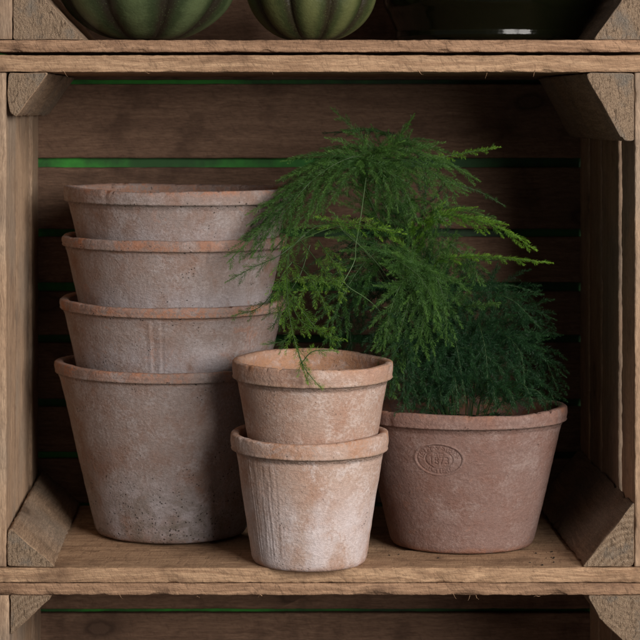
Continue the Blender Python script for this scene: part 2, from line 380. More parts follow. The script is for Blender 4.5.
def pot(label, cat_group, x, y, z, rb, rt, H, band, mat, seed, wall=.008, lip=.0015, rot=(0, 0, 0), scars=(), stamp=None,
        dirt=.0, pale=(.0, .0), wear_rim=1., wear_line=1., chip=1., rough=1.):
    root = thing('terracotta_pot', label, 'plant pot', (x, y, z), cat_group, rot)
    rbody = rt - lip
    # profile
    prof = []                                              # (r, z, zone)
    for f in (0, .4, .8): prof.append((rb * f, .0015 if f < .8 else .0003, 'body'))
    prof += [(rb - .003, 0, 'body'), (rb - .0012, .0006, 'body'), (rb - .0002, .0022, 'body')]
    zs = list(np.arange(.005, H - band - .0022, .0022))
    if stamp:
        zc = stamp[1]; zs = sorted(set([q for q in zs if abs(q - zc) > stamp[3] * .58] + list(np.arange(zc - stamp[3] * .575, zc + stamp[3] * .575, .00028))))
    tb = lambda zz: rb + (rbody - rb) * zz / H * 1.0
    for q in zs: prof.append((tb(q), q, 'body'))
    zr = H - band
    prof.append((tb(zr), zr - (.0012 if lip > .002 else .0026), 'body'))
    prof.append((tb(zr) + .0002, zr, 'rim'))
    prof.append((rt - .0009, zr + .0003, 'rim')); prof.append((rt - .0003, zr + .0011, 'rim'))
    k = max(3, int((band - .005) / .0016))
    for i in range(k + 1):
        f = i / k; prof.append((rt - .0003 + .0006 * math.sin(math.pi * f) - .0006 * (1 - f), zr + .002 + (band - .0035) * f, 'rim'))
    prof += [(rt - .0004, H - .0008, 'rim'), (rt - .0013, H - .0001, 'rim'), (rt - wall * .5, H, 'rim'), (rt - wall + .0012, H - .0004, 'rim'), (rt - wall, H - .002, 'rim')]
    zi = .011
    for i in range(1, 19):
        f = i / 18; q = H - .002 + (zi - H + .002) * f
        prof.append((max(.01, tb(q) - wall * (.92 if q < zr else .92)) if q < zr else rt - wall, q, 'body'))
    prof += [(tb(zi) - wall - .005, zi - .001, 'body'), ((tb(zi) - wall) * .5, zi - .0012, 'body'), (.0, zi - .001, 'body')]
    # angles (theta = 0 faces the viewer, -Y)
    th = list(np.linspace(-math.pi, math.pi, 420, endpoint=False))
    if stamp:
        rs = tb(stamp[1]); ha = stamp[2] * .56 / rs; t0 = stamp[0]
        th = [q for q in th if abs(q - t0) > ha + .012] + list(np.arange(t0 - ha, t0 + ha, .00030 / rs)); th.sort()
        us, vs, M = text_mask(stamp[2], stamp[3], .00025)
    nt = len(th); npf = len(prof); verts = []; paleA = []; wearA = []; dirtA = []; grA = []
    so = Vector((seed * 7.31, seed * 3.17, seed * 5.9))
    for (r, q, zone) in prof:
        outer = r > 0 and prof.index((r, q, zone)) < npf - 22
        for a in th:
            sx, cy_ = math.sin(a), -math.cos(a)
            w = Vector((sx * r, cy_ * r, q)) + so
            d = 0; g = 0; inst = False
            if r > rb * .85:
                d = fbm(w, 18, 3) * .0011 * rough + noise.noise(w * 150) * .00012 * rough
                d += noise.noise(Vector((q * 160, seed, a * .35))) * .00022           # throwing rings
                for (ac, aw, za, zz, amp, fr) in scars:
                    if fr == 0:                                                       # two raised seams with crumbs of clay between
                        e = sstep(q, za - .003, za + .004) * (1 - sstep(q, zz - .002, zz + .002)); wz = noise.noise(Vector((q * 90, seed, 1))) * aw * .10
                        b1 = math.exp(-((a - ac + aw * .42 + wz) / (aw * .13)) ** 2) + .85 * math.exp(-((a - ac - aw * .40 + wz) / (aw * .10)) ** 2)
                        cut = math.exp(-((a - ac - aw * .58 + wz) / (aw * .07)) ** 2) + .7 * math.exp(-((a - ac + aw * .16 + wz) / (aw * .12)) ** 2)
                        md = max(0, 1 - abs(a - ac) / (aw * .45)) * noise.noise(w * 330)
                        d += amp * e * (b1 * (.7 + .5 * noise.noise(w * 160)) - .8 * cut + .8 * md); g = max(g, e * cut * .55)
                        continue
                    fa = 1 - abs(a - ac) / aw
                    if fa > 0:
                        e = sstep(fa, 0, .5) * sstep(q, za - .006, za + .008) * (1 - sstep(q, zz - .004, zz + .003))
                        nn = noise.noise(Vector((a * fr, q * 22, seed))) + .6 * noise.noise(Vector((a * fr * 2.3, q * 70, seed + 4)))
                        d += amp * e * nn; g = max(g, e * max(0, -nn) * .4)
            rr = r; zz_ = q
            if zone == 'rim':
                cn = noise.noise(Vector((a * 14 * r / .07, seed * 2.2, q * 60))) + .6 * noise.noise(w * 260)
                top = sstep(q, H - .004, H - .0005)
                d += noise.noise(w * 120) * .00022 + noise.noise(w * 480) * .00018
                zz_ += (noise.noise(Vector((sx, cy_, seed * .7)) * 1.3) * .0022 + noise.noise(w * 45) * .0005 - (max(0, cn - .52) * .0075 - .0002 * noise.noise(w * 420)) * chip) * top
                low = 1 - sstep(q, zr, zr + .003)
                d -= max(0, noise.noise(w * 85 + Vector((3, 3, 3))) - .42) * .003 * chip + max(0, noise.noise(w * 210) - .45) * .0022 * chip * top
            if stamp and outer and zone == 'body' and abs(a - t0) < ha and abs(q - stamp[1]) < stamp[3] * .575:
                iu = int(round(((a - t0) * rs - us[0]) / .00025)); iv = int(round((q - stamp[1] - vs[0]) / .00025))
                if 0 <= iu < len(us) and 0 <= iv < len(vs):
                    mm = M[iu, iv]; d -= mm * .0006; g = max(g, mm * .75)
                # the disc pressed in a little and its clay pushed up at the border
                ee = math.sqrt(((a - t0) * rs / (stamp[2] / 2)) ** 2 + ((q - stamp[1]) / (stamp[3] / 2)) ** 2)
                d += .0004 * math.exp(-((ee - 1.06) / .06) ** 2) - .0003 * (1 - sstep(ee, .9, 1.02))
            rr = max(0, r + d) if r > 0 else 0
            verts.append((sx * rr, cy_ * rr, zz_))
            we = 0.
            if zone == 'rim':
                e = fbm(w, 30, 3)
                edge = sstep(q, H - .006, H - .0015)
                we = max(edge * (.55 + 1.1 * e), wear_line * (.55 + 1.5 * e)) * wear_rim
            elif not outer: we = .75
            else:
                lowz = 1 - sstep(q, 0, .006); we = lowz * .55
                we = max(we, (1 - sstep(zr - q, 0, .004)) * .25 * wear_rim)
            paleA.append((1 - sstep(q, pale[0], pale[1])) if pale[1] and outer and zone == 'body' else 0.)
            wearA.append(min(1, max(0, we))); grA.append(g)
            fd = dirt * (1 - sstep(q, .0, H * .62)) * (.6 + .9 * fbm(w, 16, 3)) if outer and zone == 'body' else (.25 if not outer else 0)
            crease = math.exp(-((q - zr) / .0016) ** 2) * .8 if outer else 0
            dirtA.append(min(1, max(0, fd + crease)))
    V = np.array(verts)
    idx = np.arange(npf * nt).reshape(npf, nt); nx = np.roll(idx, -1, 1)
    quads = np.stack([idx[:-1], nx[:-1], nx[1:], idx[1:]], -1).reshape(-1, 4)
    zone_row = np.array([0 if prof[i + 1][2] == 'body' and not (prof[i][2] == 'rim') else (1 if prof[i][2] == 'rim' and prof[i + 1][2] == 'rim' else 0) for i in range(npf - 1)])
    part = np.repeat(zone_row, nt)
    if stamp:
        qa = np.tile(np.array(th), npf - 1); qz = np.repeat(np.array([p[1] for p in prof[:-1]]), nt); qi = np.repeat(np.arange(npf - 1), nt)
        ins = ((qa - t0) * rs / (stamp[2] * .53)) ** 2 + ((qz - stamp[1]) / (stamp[3] * .55)) ** 2 < 1
        part[ins & (qi < npf - 24) & (part == 0)] = 2
    full = bpy.data.meshes.new('tmp'); full.from_pydata(verts, [], quads.tolist()); full.update(); smooth(full)
    nrm = np.zeros(len(verts) * 3, 'f'); full.vertices.foreach_get('normal', nrm); nrm = nrm.reshape(-1, 3)
    bpy.data.meshes.remove(full)
    WA, DA, GA = (np.array(q, 'f') for q in (wearA, dirtA, grA))
    for pi, nm in ((0, 'body'), (1, 'rim'), (2, 'maker_stamp')):
        f = quads[part == pi]
        if not len(f): continue
        used, inv = np.unique(f, return_inverse=True); inv = inv.reshape(-1, 4)
        me = bpy.data.meshes.new(nm); me.from_pydata(V[used].tolist(), [], inv.tolist()); me.update(); smooth(me)
        me.normals_split_custom_set_from_vertices([tuple(q) for q in nrm[used]])
        for an, arr in (('wear', WA), ('dirt', DA), ('groove', GA), ('pale', np.array(paleA, 'f'))):
            at = me.attributes.new(an, 'FLOAT', 'POINT'); at.data.foreach_set('value', arr[used])
        me.materials.append(mat)
        o = link(nm, me, root)
        if nm == 'maker_stamp': tag(o, 'oval maker\'s stamp with 1873 pressed into the clay')
    return root

GL = 'large grey clay pots nested in the tall left stack'
cxl, cyl = -.0597, .162
pot('bottom large clay pot of the tall left stack, dark specks near its base', GL, cxl - .0003, cyl, 0, .0655, .1016, .1484, .0092, CLAY_GREY, 1, dirt=.9, wear_line=.6, pale=(.02, .09))
pot('third clay pot from top of the tall left stack, vertical scars below its rim', GL, cxl + .0008, cyl, .0552, .064, .0992, .1481, .0092, CLAY_GREY, 2, rot=(math.radians(.6), 0, .5),
    scars=[(-.135 - .5, .11, .088, .1365, .0011, 0)], wear_line=.9, pale=(.095, .125))
pot('second clay pot from top of the tall left stack, orange band round its rim', GL, cxl + .0014, cyl, .1093, .063, .0980, .1481, .0092, CLAY_GREY, 3, rot=(math.radians(.4), 0, 1.3), scars=[(.33 - 1.3, .07, .085, .145, .0018, 22)], wear_line=1., pale=(.09, .115))
pot('topmost clay pot of the tall left stack, open with a chipped pale rim', GL, cxl + .0046, cyl, .1512, .0635, .0990, .1481, .0125, CLAY_GREY, 4, rot=(math.radians(.2), math.radians(-.3), 2.4), wear_line=.15, wear_rim=.9, chip=1.6, lip=.0010, pale=(.09, .13))
GS = 'two small clay pots nested in front'
cxs, cys = .0574, .0305
pot('lower small clay pot at the front edge, pale pink with vertical streaks on its left', GS, cxs - .001, cys, 0, .0462, .0645, .1055, .0143, CLAY_PINK, 5, wall=.007, lip=.0020, scars=[(-.80, .40, .01, .09, .00042, 26)], dirt=.1, pale=(.03, .08), wear_line=.75, rot=(math.radians(.6), 0, 0))
pot('upper small clay pot nested in the front one, tan with fern hanging into it', GS, cxs + .0015, cys, .0582, .0455, .0655, .1055, .0143, CLAY_TAN, 6, wall=.007, lip=.0020, wear_line=.35, rot=(math.radians(1.4), 0, 0), chip=1.3)
cxr, cyr = .188, .108
pot('brown clay pot on the right with an oval stamp, planted with the fern', None, cxr, cyr, 0, .0600, .0893, .1165, .0118, CLAY_BROWN, 8, lip=.0011, rot=(math.radians(-1.3), 0, 0),
    stamp=(-.335, .0795, .0385, .0245), wear_line=.25, wear_rim=.8, dirt=.1)
# soil in the planted pot
bm = bmesh.new(); rows = []
for i in range(26):
    r = .0785 * i / 25; row = []
    for k in range(72):
        a = 2 * math.pi * k / 72; p = Vector((math.cos(a) * r, math.sin(a) * r, 0))
        row.append(bm.verts.new((cxr + p.x, cyr + p.y + .002, .0985 + fbm(p + Vector((2, 2, 0)), 70, 4) * .009 - (r / .08) ** 4 * .002)))
    rows.append(row)
for a, b in zip(rows, rows[1:]):
    for k in range(72): bm.faces.new((a[k], a[(k + 1) % 72], b[(k + 1) % 72], b[k]))
bmesh.ops.remove_doubles(bm, verts=bm.verts, dist=1e-6); bmesh.ops.recalc_face_normals(bm, faces=bm.faces)
me = bpy.data.meshes.new('potting_soil'); bm.to_mesh(me); bm.free()
t = NT('soil'); raw, vec, rnd = t.objcoord()
t.put(t.b.inputs['Base Color'], t.mix(t.noise(vec, 300, 5, .7), (.008, .006, .004), (.05, .034, .022)))
t.b.inputs['Roughness'].default_value = 1.; t.l.new(t.bump(t.noise(vec, 400, 5, .7), 1., .004), t.b.inputs['Normal']); me.materials.append(t.m)
tag(link('potting_soil', me), 'dark potting soil filling the brown clay pot under the fern', 'soil', kind='stuff')

bm = bmesh.new()
for k in range(16):
    px, y = (rng.normal(552, 12), rng.uniform(.01, .07)) if k < 12 else ((rng.normal(395, 30), rng.uniform(.005, .06)) if k < 30 else (rng.uniform(70, 250), rng.uniform(.004, .09)))
    x = (px - VX) * S0 * (D + y) / D; q = rng.uniform(.0004, .0011)
    if (Vector((x, y)) - Vector((cxr, cyr))).length < .063 or (Vector((x, y)) - Vector((cxs, cys))).length < .049: continue
    bmesh.ops.create_icosphere(bm, subdivisions=1, radius=q, matrix=Matrix.Translation((x, y, q * .5)) @ Matrix.Rotation(rng.uniform(0, 6), 4, 'Z') @ Matrix.Diagonal((1.4, .8, .7, 1)))
me = bpy.data.meshes.new('soil_crumbs'); bm.to_mesh(me); bm.free(); me.materials.append(bpy.data.materials['soil'])
tag(link('soil_crumbs', me), 'few tiny dark crumbs of soil on the shelf in front of the brown pot', 'soil', kind='stuff')

# ------------------------------------------------------------------ asparagus fern
def leaf_mat():
    t = NT('fern_needles')
    col = t.node('ShaderNodeAttribute', attribute_name='tint').outputs['Color']
    t.put(t.b.inputs['Base Color'], col); t.b.inputs['Roughness'].default_value = .5
    t.b.inputs['Specular IOR Level'].default_value = .3
    tr = t.node('ShaderNodeBsdfTranslucent'); t.put(tr.inputs[0], t.mix(1., col, (1.1, 1.3, .7), 'MULTIPLY'))
    mx = t.node('ShaderNodeMixShader'); mx.inputs[0].default_value = .38
    t.l.new(t.b.outputs[0], mx.inputs[1]); t.l.new(tr.outputs[0], mx.inputs[2]); t.l.new(mx.outputs[0], t.out.inputs[0])
    return t.m
def stem_mat(name, a, b):
    t = NT(name); raw, vec, rnd = t.objcoord()
    t.put(t.b.inputs['Base Color'], t.mix(t.noise(vec, 60, 3), a, b)); t.b.inputs['Roughness'].default_value = .5
    return t.m
LEAF, STEM = leaf_mat(), stem_mat('fern_frond_stem', (.02, .045, .012), (.045, .085, .02))
STEM2 = stem_mat('fern_bare_stem', (.045, .09, .03), (.10, .16, .06))
def spline(pts, n):
    p = [np.array(q, float) for q in pts]; p = [2 * p[0] - p[1]] + p + [2 * p[-1] - p[-2]]
    out = []
    m = len(p) - 3
    for k in range(n):
        u = k / (n - 1) * m; i = min(int(u), m - 1); f = u - i
        a, b, c, d = p[i:i + 4]
        out.append(.5 * ((2 * b) + (c - a) * f + (2 * a - 5 * b + 4 * c - d) * f * f + (3 * b - a - 3 * c + d) * f ** 3))
    return np.array(out)
def unit(v): return v / (np.linalg.norm(v, axis=-1, keepdims=True) + 1e-12)
def tube(path, r0, r1, sides=5):
    V = []; F = []; n = len(path)
    for i, p in enumerate(path):
        tg = unit(path[min(i + 1, n - 1)] - path[max(i - 1, 0)]); ref = np.array((.3, .2, .93)) if abs(tg[2]) < .9 else np.array((1., 0, 0))
        a = unit(np.cross(tg, ref)); b = np.cross(tg, a); r = r0 + (r1 - r0) * i / (n - 1)
        for k in range(sides):
            q = 2 * math.pi * k / sides; V.append(p + (a * math.cos(q) + b * math.sin(q)) * r)
    for i in range(n - 1):
        for k in range(sides): F.append((i * sides + k, i * sides + (k + 1) % sides, (i + 1) * sides + (k + 1) % sides, (i + 1) * sides + k))
    return V, F
def mesh_obj(name, V, F, mat, parent):
    me = bpy.data.meshes.new(name); me.from_pydata([tuple(q) for q in V], [], F); me.update(); smooth(me); me.materials.append(mat)
    return link(name, me, parent, world=True)
fern = thing('asparagus_fern', 'feathery green asparagus fern growing from the brown pot and trailing over its neighbours', 'fern', (cxr, cyr, .09))
PAL = {'front': ((.06, .145, .022), (.23, .40, .045)), 'mid': ((.044, .11, .028), (.15, .30, .055)), 'shaded': ((.012, .045, .018), (.042, .12, .036)), 'bright': ((.08, .20, .022), (.27, .47, .045)), 'dim': ((.028, .085, .02), (.075, .18, .03))}  # darkest greens carry the shade inside the fern in their colour
NEED = 0
def frond(pts, W, pal='mid', bare=.3, sp=.0046, face=.5, droop=.6, ang=40, sub=1., tip=.6, dens=1., stem_r=.0005):
    """one frond: arching stem, flat fan of side branches, each with short branchlets of fine needles"""
    global NEED
    path = spline([P(*p) for p in pts], 90)
    seg = np.linalg.norm(np.diff(path, axis=0), axis=1); cum = np.concatenate([[0], np.cumsum(seg)]); Ltot = cum[-1]
    V, F = tube(path[::2], stem_r, .00022, 5)
    st = mesh_obj('frond', V, F, STEM, None)   # replaced below by the needle mesh, kept as its stem
    st.name = 'stem'
    up = np.array((0., -face, 1 - face)) + rng.normal(0, .09, 3)
    BV, BF = [], []
    org, dr, nr, tn, ln, br = [], [], [], [], [], []
    def brush(bp, size, tip0, tip1, shade):
        """needles in flattened whorls all along one twig"""
        sg = np.linalg.norm(np.diff(bp, axis=0), axis=1); cu = np.concatenate([[0], np.cumsum(sg)]); n = max(4, int(cu[-1] / .00085 * dens))
        x = np.linspace(0, cu[-1], n); pp = np.stack([np.interp(x, cu, bp[:, k]) for k in range(3)], 1)
        tg = unit(np.gradient(pp, axis=0)); nn = unit(np.cross(tg, up) + rng.normal(0, .05, 3)); bb = np.cross(tg, nn)
        f = x / cu[-1]; m = 6
        ph = rng.uniform(0, 2 * math.pi, (n, m)); inpl = np.cos(ph)[..., None] * nn[:, None] + .55 * np.sin(ph)[..., None] * bb[:, None]
        fw = (.8 + .9 * f ** 4)[:, None, None]
        d = unit(tg[:, None] * fw + inpl)
        l = size * (1 - .55 * f ** 3)[:, None] * rng.uniform(.7, 1.2, (n, m))
        org.append(np.repeat(pp, m, 0) + rng.normal(0, .0002, (n * m, 3))); dr.append(d.reshape(-1, 3)); ln.append(l.ravel())
        tn.append(np.repeat(tip0 + (tip1 - tip0) * f, m)); br.append(np.full(n * m, shade) * .6 + .4 * rng.random(n * m))
    sz = .0043 * (.65 + .35 * sub)
    L0 = Ltot * bare; q = L0; side = 1
    i0 = np.searchsorted(cum, L0 + (Ltot - L0) * .25)
    brush(path[min(i0, 84):], sz, .2, 1., .5)
    sp = sp * 1.45
    while q < Ltot - .004:
        u = (q - L0) / (Ltot - L0)
        i = min(np.searchsorted(cum, q), len(path) - 2); p = path[i]; tg = unit(path[min(i + 2, 89)] - path[max(i - 1, 0)])
        sd = np.cross(tg, up)
        if np.linalg.norm(sd) < .15: sd = np.cross(tg, np.array((0, 1., .2)))
        sd = unit(sd) * side; side = -side
        env = min(1., u * 5 + .35) * (1 - u) ** .7 + .06
        L = W * env * rng.uniform(.7, 1.2)
        a = math.radians(ang + rng.normal(0, 3)); d = unit(tg * math.cos(a) + sd * math.sin(a) + rng.normal(0, .045, 3))
        tt = np.linspace(0, 1, 12)[:, None]
        bp = p + d * L * tt + (tg * .22 - np.array((0, 0, .32 * droop)) + rng.normal(0, .02, 3)) * L * tt ** 2
        v, f = tube(bp[::4 if L > .012 else 11], .00020, .0001, 3); o = len(BV); BV += v; BF += [tuple(k + o for k in ff) for ff in f]
        shade = rng.random(); brush(bp, sz, u * .5, max(u, .9), shade)
        if L > .020:
            ns = int(L / .0068); s3 = 1
            for j in range(1, ns):
                v = j / ns; k = min(10, int(v * 11)); b0 = bp[k] + (bp[k + 1] - bp[k]) * (v * 11 - k); bt = unit(bp[k + 1] - bp[k])
                ss = unit(np.cross(bt, up)) * s3; s3 = -s3
                l2 = L * .34 * (1 - v) ** .7 * rng.uniform(.7, 1.2) * sub
                if l2 < .003: continue
                d2 = unit(bt * .80 + ss * .60 + rng.normal(0, .05, 3)); t2 = np.linspace(0, 1, 5)[:, None]
                b2 = b0 + d2 * l2 * t2 + (bt * .2 - np.array((0, 0, .25 * droop))) * l2 * t2 ** 2
                brush(b2, sz * .85, v * .5, .62 + .3 * v, min(1, shade + rng.normal(0, .12)))
        q += sp * rng.uniform(.75, 1.3)
    org, dr = np.concatenate(org), np.concatenate(dr); ln, tn, br = np.concatenate(ln), np.concatenate(tn), np.concatenate(br)
    n = len(org); NEED += n
    nl = ln[:, None]
    wv = unit(np.cross(dr, rng.normal(0, 1, (n, 3)))) * .00013
    Q = np.stack([org, org + dr * nl * .45 + wv, org + dr * nl, org + dr * nl * .45 - wv], 1).reshape(-1, 3)
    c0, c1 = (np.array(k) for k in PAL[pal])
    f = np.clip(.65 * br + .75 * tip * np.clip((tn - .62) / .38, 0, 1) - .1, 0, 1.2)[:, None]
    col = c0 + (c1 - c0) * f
    # branch skeletons get the same mesh
    nq = len(Q); Vall = np.concatenate([Q, np.array(BV).reshape(-1, 3)]) if BV else Q
    faces = np.arange(nq).reshape(-1, 4).tolist() + [tuple(k + nq for k in ff) for ff in BF]
    me = bpy.data.meshes.new('frond'); me.from_pydata(Vall.tolist(), [], faces); me.update()
    ca = np.ones((len(Vall), 4), 'f'); ca[:nq, :3] = np.repeat(col, 4, 0); ca[nq:, :3] = c0 * 1.3
    at = me.color_attributes.new('tint', 'FLOAT_COLOR', 'POINT'); at.data.foreach_set('color', ca.ravel())
    me.materials.append(LEAF)
    o = link('frond', me, fern, world=True)
    st.parent = o
    return o
def bare_stem(pts, r=.0006):
    path = spline([P(*p) for p in pts], 50); V, F = tube(path, r, r * .7, 6); mesh_obj('stem', V, F, STEM2, fern)

R0 = (452, 440, .115)
# crown and the big left-hand sweep
frond([R0, (408, 300, .125), (385, 190, .12), (376, 155, .10), (335, 164, .085), (287, 203, .07), (228, 262, .05)], .060, 'mid', .44, face=.42, tip=.5)
frond([R0, (405, 280, .13), (392, 185, .13), (380, 150, .115), (342, 155, .10), (305, 182, .09), (268, 228, .08)], .046, 'mid', .48, face=.35, tip=.4)
frond([R0, (415, 290, .13), (395, 200, .12), (378, 172, .10), (340, 184, .08), (305, 215, .065), (272, 252, .06)], .026, 'dim', .47, face=.5, tip=.6)
frond([R0, (425, 280, .15), (425, 175, .17), (405, 142, .17), (375, 131, .17), (325, 133, .17)], .024, 'shaded', .52, face=.15, tip=.1)
frond([R0, (420, 280, .15), (400, 180, .16), (395, 145, .16), (375, 130, .15), (342, 130, .15)], .018, 'dim', .6, face=.2, tip=.2)
frond([(388, 158, .10), (350, 158, .085), (315, 178, .07), (285, 212, .06), (250, 258, .055)], .046, 'mid', .05, face=.42, tip=.5)
frond([(388, 150, .12), (352, 150, .11), (318, 168, .10), (285, 198, .09), (248, 240, .085)], .040, 'dim', .05, face=.35, tip=.4)
frond([(372, 152, .11), (390, 142, .11), (415, 143, .105), (445, 152, .10)], .032, 'mid', .05, face=.3, tip=.4)
frond([(380, 160, .08), (405, 160, .07), (432, 172, .06), (458, 196, .055)], .036, 'mid', .05, face=.45, tip=.6)
# crown to the right
frond([R0, (400, 280, .11), (365, 185, .10), (378, 152, .09), (412, 152, .08), (448, 164, .075), (478, 180, .07)], .046, 'mid', .48, face=.35, tip=.6)
frond([R0, (420, 290, .12), (380, 190, .11), (390, 165, .10), (420, 170, .085), (448, 182, .08), (470, 192, .08)], .034, 'mid', .5, face=.35, tip=.5)
frond([R0, (410, 290, .11), (370, 200, .10), (356, 162, .09), (376, 164, .07), (402, 186, .06), (418, 222, .055)], .042, 'mid', .52, face=.55, tip=.6)
frond([(372, 156, .09), (384, 168, .07), (394, 188, .06), (398, 212, .055)], .034, 'mid', .06, face=.5, tip=.5)
frond([R0, (425, 290, .11), (405, 215, .085), (412, 200, .07), (432, 205, .055), (446, 226, .05)], .034, 'mid', .5, face=.5, tip=.8)
# thin bright shoot at the upper right and the dark bare one below it
frond([(400, 175, .09), (430, 160, .09), (465, 153, .09), (500, 147, .09)], .006, 'bright', .35, sp=.004, face=.6, sub=.7, tip=.9)
frond([(420, 170, .12), (450, 182, .12), (480, 192, .12), (505, 206, .12)], .0035, 'dim', .1, sp=.006, face=.6, sub=.4, tip=0)
# right-hand bright sprays
frond([R0, (425, 320, .10), (412, 240, .09), (438, 217, .07), (475, 220, .055), (508, 232, .05), (536, 250, .045)], .040, 'bright', .45, face=.35, tip=.9)
frond([R0, (430, 310, .11), (420, 225, .10), (440, 208, .09), (472, 212, .08), (500, 222, .075)], .030, 'mid', .46, face=.45, tip=.9)
frond([R0, (430, 330, .10), (432, 268, .08), (462, 257, .065), (502, 258, .055), (552, 263, .05)], .014, 'bright', .52, face=.35, tip=.9)
frond([(420, 230, .09), (445, 240, .08), (470, 262, .08), (480, 284, .08)], .025, 'mid', .1, face=.6, tip=.5)
# centre: yellow-tipped spray
frond([R0, (395, 290, .08), (340, 228, .06), (332, 222, .05), (365, 226, .04), (405, 234, .035)], .022, 'bright', .72, face=.6, tip=1., dens=.8)
frond([R0, (395, 300, .09), (355, 240, .07), (325, 225, .06), (300, 238, .05), (285, 258, .045)], .030, 'mid', .6, face=.5, tip=.8)
# mid drooping fans
frond([R0, (440, 310, .10), (430, 262, .085), (418, 272, .06), (405, 315, .05), (392, 360, .045), (390, 394, .045)], .046, 'mid', .40, face=.75, tip=.6)
frond([R0, (450, 320, .09), (440, 272, .075), (428, 285, .055), (424, 320, .045), (414, 360, .045)], .044, 'mid', .38, face=.75, tip=.8)
frond([R0, (430, 320, .10), (405, 255, .10), (380, 250, .085), (355, 275, .07), (335, 315, .06), (330, 345, .06)], .050, 'dim', .42, face=.7, tip=.4)
frond([R0, (425, 320, .12), (390, 270, .12), (365, 275, .11), (350, 310, .10), (352, 355, .09)], .050, 'shaded', .4, face=.7, tip=.3)
frond([R0, (430, 320, .13), (400, 250, .14), (375, 235, .13), (345, 250, .12), (318, 285, .11)], .050, 'shaded', .45, face=.6, tip=.3)
frond([R0, (435, 330, .09), (415, 290, .075), (395, 300, .06), (380, 335, .055), (377, 350, .055)], .045, 'shaded', .38, face=.75, tip=.5)
frond([R0, (440, 300, .13), (425, 225, .14), (410, 205, .13), (385, 215, .12), (365, 240, .11)], .050, 'shaded', .48, face=.6, tip=.3)
# lower right dark mass
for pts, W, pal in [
    ([(470, 430, .12), (480, 350, .12), (500, 315, .12), (530, 310, .12), (556, 320, .125)], .050, 'shaded'),
    ([(475, 430, .12), (490, 360, .11), (515, 335, .11), (540, 350, .105), (558, 390, .10)], .050, 'shaded'),
    ([(470, 430, .11), (480, 360, .09), (500, 335, .08), (520, 352, .07), (525, 388, .065)], .048, 'shaded'),
    ([(465, 430, .11), (470, 350, .09), (478, 325, .075), (486, 355, .06), (488, 396, .055)], .048, 'shaded'),
    ([(460, 430, .11), (455, 350, .09), (452, 325, .07), (458, 355, .055), (466, 402, .05)], .048, 'shaded'),
    ([(455, 430, .10), (440, 360, .08), (432, 340, .065), (436, 365, .05), (442, 404, .048)], .046, 'shaded'),
    ([(450, 430, .10), (425, 365, .08), (412, 345, .06), (408, 370, .05), (420, 404, .048)], .040, 'shaded'),
    ([(470, 430, .13), (470, 330, .14), (480, 295, .14), (505, 285, .14), (535, 292, .14)], .050, 'shaded'),
    ([(470, 430, .13), (460, 320, .13), (455, 285, .12), (470, 275, .11), (500, 290, .10)], .050, 'shaded'),
    ([(470, 430, .12), (475, 340, .11), (490, 300, .10), (512, 300, .09), (540, 328, .09)], .048, 'shaded'),
    ([(480, 430, .12), (500, 385, .11), (525, 370, .10), (545, 385, .10), (556, 404, .10)], .036, 'shaded'),
    ([(450, 430, .13), (430, 330, .14), (425, 290, .13), (440, 285, .12), (465, 310, .10)], .048, 'shaded'),
    ([(460, 430, .12), (450, 380, .11), (470, 365, .08), (495, 385, .07), (505, 404, .065)], .036, 'shaded')]:
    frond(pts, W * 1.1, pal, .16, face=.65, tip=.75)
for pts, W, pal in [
    ([(440, 425, .09), (425, 385, .07), (410, 380, .055), (398, 405, .05)], .032, 'shaded'),
    ([(450, 425, .08), (440, 390, .06), (432, 385, .05), (428, 408, .045)], .032, 'shaded'),
    ([(480, 425, .08), (495, 392, .06), (508, 390, .05), (516, 406, .047)], .032, 'shaded'),
    ([(500, 425, .09), (520, 395, .08), (535, 390, .075), (548, 402, .075)], .030, 'shaded'),
    ([(455, 420, .12), (440, 375, .10), (455, 350, .08), (480, 352, .07), (505, 372, .065)], .040, 'shaded')]:
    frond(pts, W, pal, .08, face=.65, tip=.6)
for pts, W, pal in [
    ([(440, 400, .15), (400, 310, .16), (375, 290, .16), (350, 310, .15), (338, 345, .14)], .045, 'shaded'),
    ([(440, 400, .15), (410, 330, .15), (390, 320, .14), (370, 345, .12), (362, 385, .11)], .055, 'shaded'),
    ([(440, 400, .15), (415, 280, .17), (390, 262, .17), (355, 275, .16), (330, 310, .16)], .055, 'shaded'),
    ([(440, 400, .15), (420, 300, .16), (405, 270, .16), (385, 280, .14), (372, 320, .13)], .055, 'shaded'),
    ([(445, 400, .15), (440, 300, .17), (450, 265, .17), (475, 270, .16), (505, 300, .16)], .050, 'shaded'),
    ([(445, 400, .15), (425, 250, .17), (400, 225, .17), (365, 232, .16), (335, 262, .15)], .050, 'shaded'),
    ([(440, 420, .09), (418, 370, .07), (400, 355, .055), (388, 370, .045), (384, 398, .04)], .036, 'shaded'),
    ([(445, 420, .09), (425, 350, .07), (410, 330, .055), (404, 350, .045), (404, 402, .045)], .040, 'shaded'),
    ([(455, 420, .07), (452, 385, .05), (455, 378, .035), (458, 409, .028)], .032, 'shaded'),
    ([(475, 420, .07), (485, 385, .05), (492, 382, .038), (496, 410, .032)], .032, 'shaded'),
    ([(490, 420, .08), (512, 388, .06), (525, 386, .05), (534, 408, .048)], .032, 'shaded'),
    ([(440, 420, .08), (420, 395, .06), (410, 392, .05), (402, 412, .045)], .030, 'shaded'),
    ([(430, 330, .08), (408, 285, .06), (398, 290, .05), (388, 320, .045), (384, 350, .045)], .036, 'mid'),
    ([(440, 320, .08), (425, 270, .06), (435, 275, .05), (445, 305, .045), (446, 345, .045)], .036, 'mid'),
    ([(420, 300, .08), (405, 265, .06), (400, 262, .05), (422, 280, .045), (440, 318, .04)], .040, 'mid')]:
    frond(pts, W, pal, .08, face=.65, tip=.7)
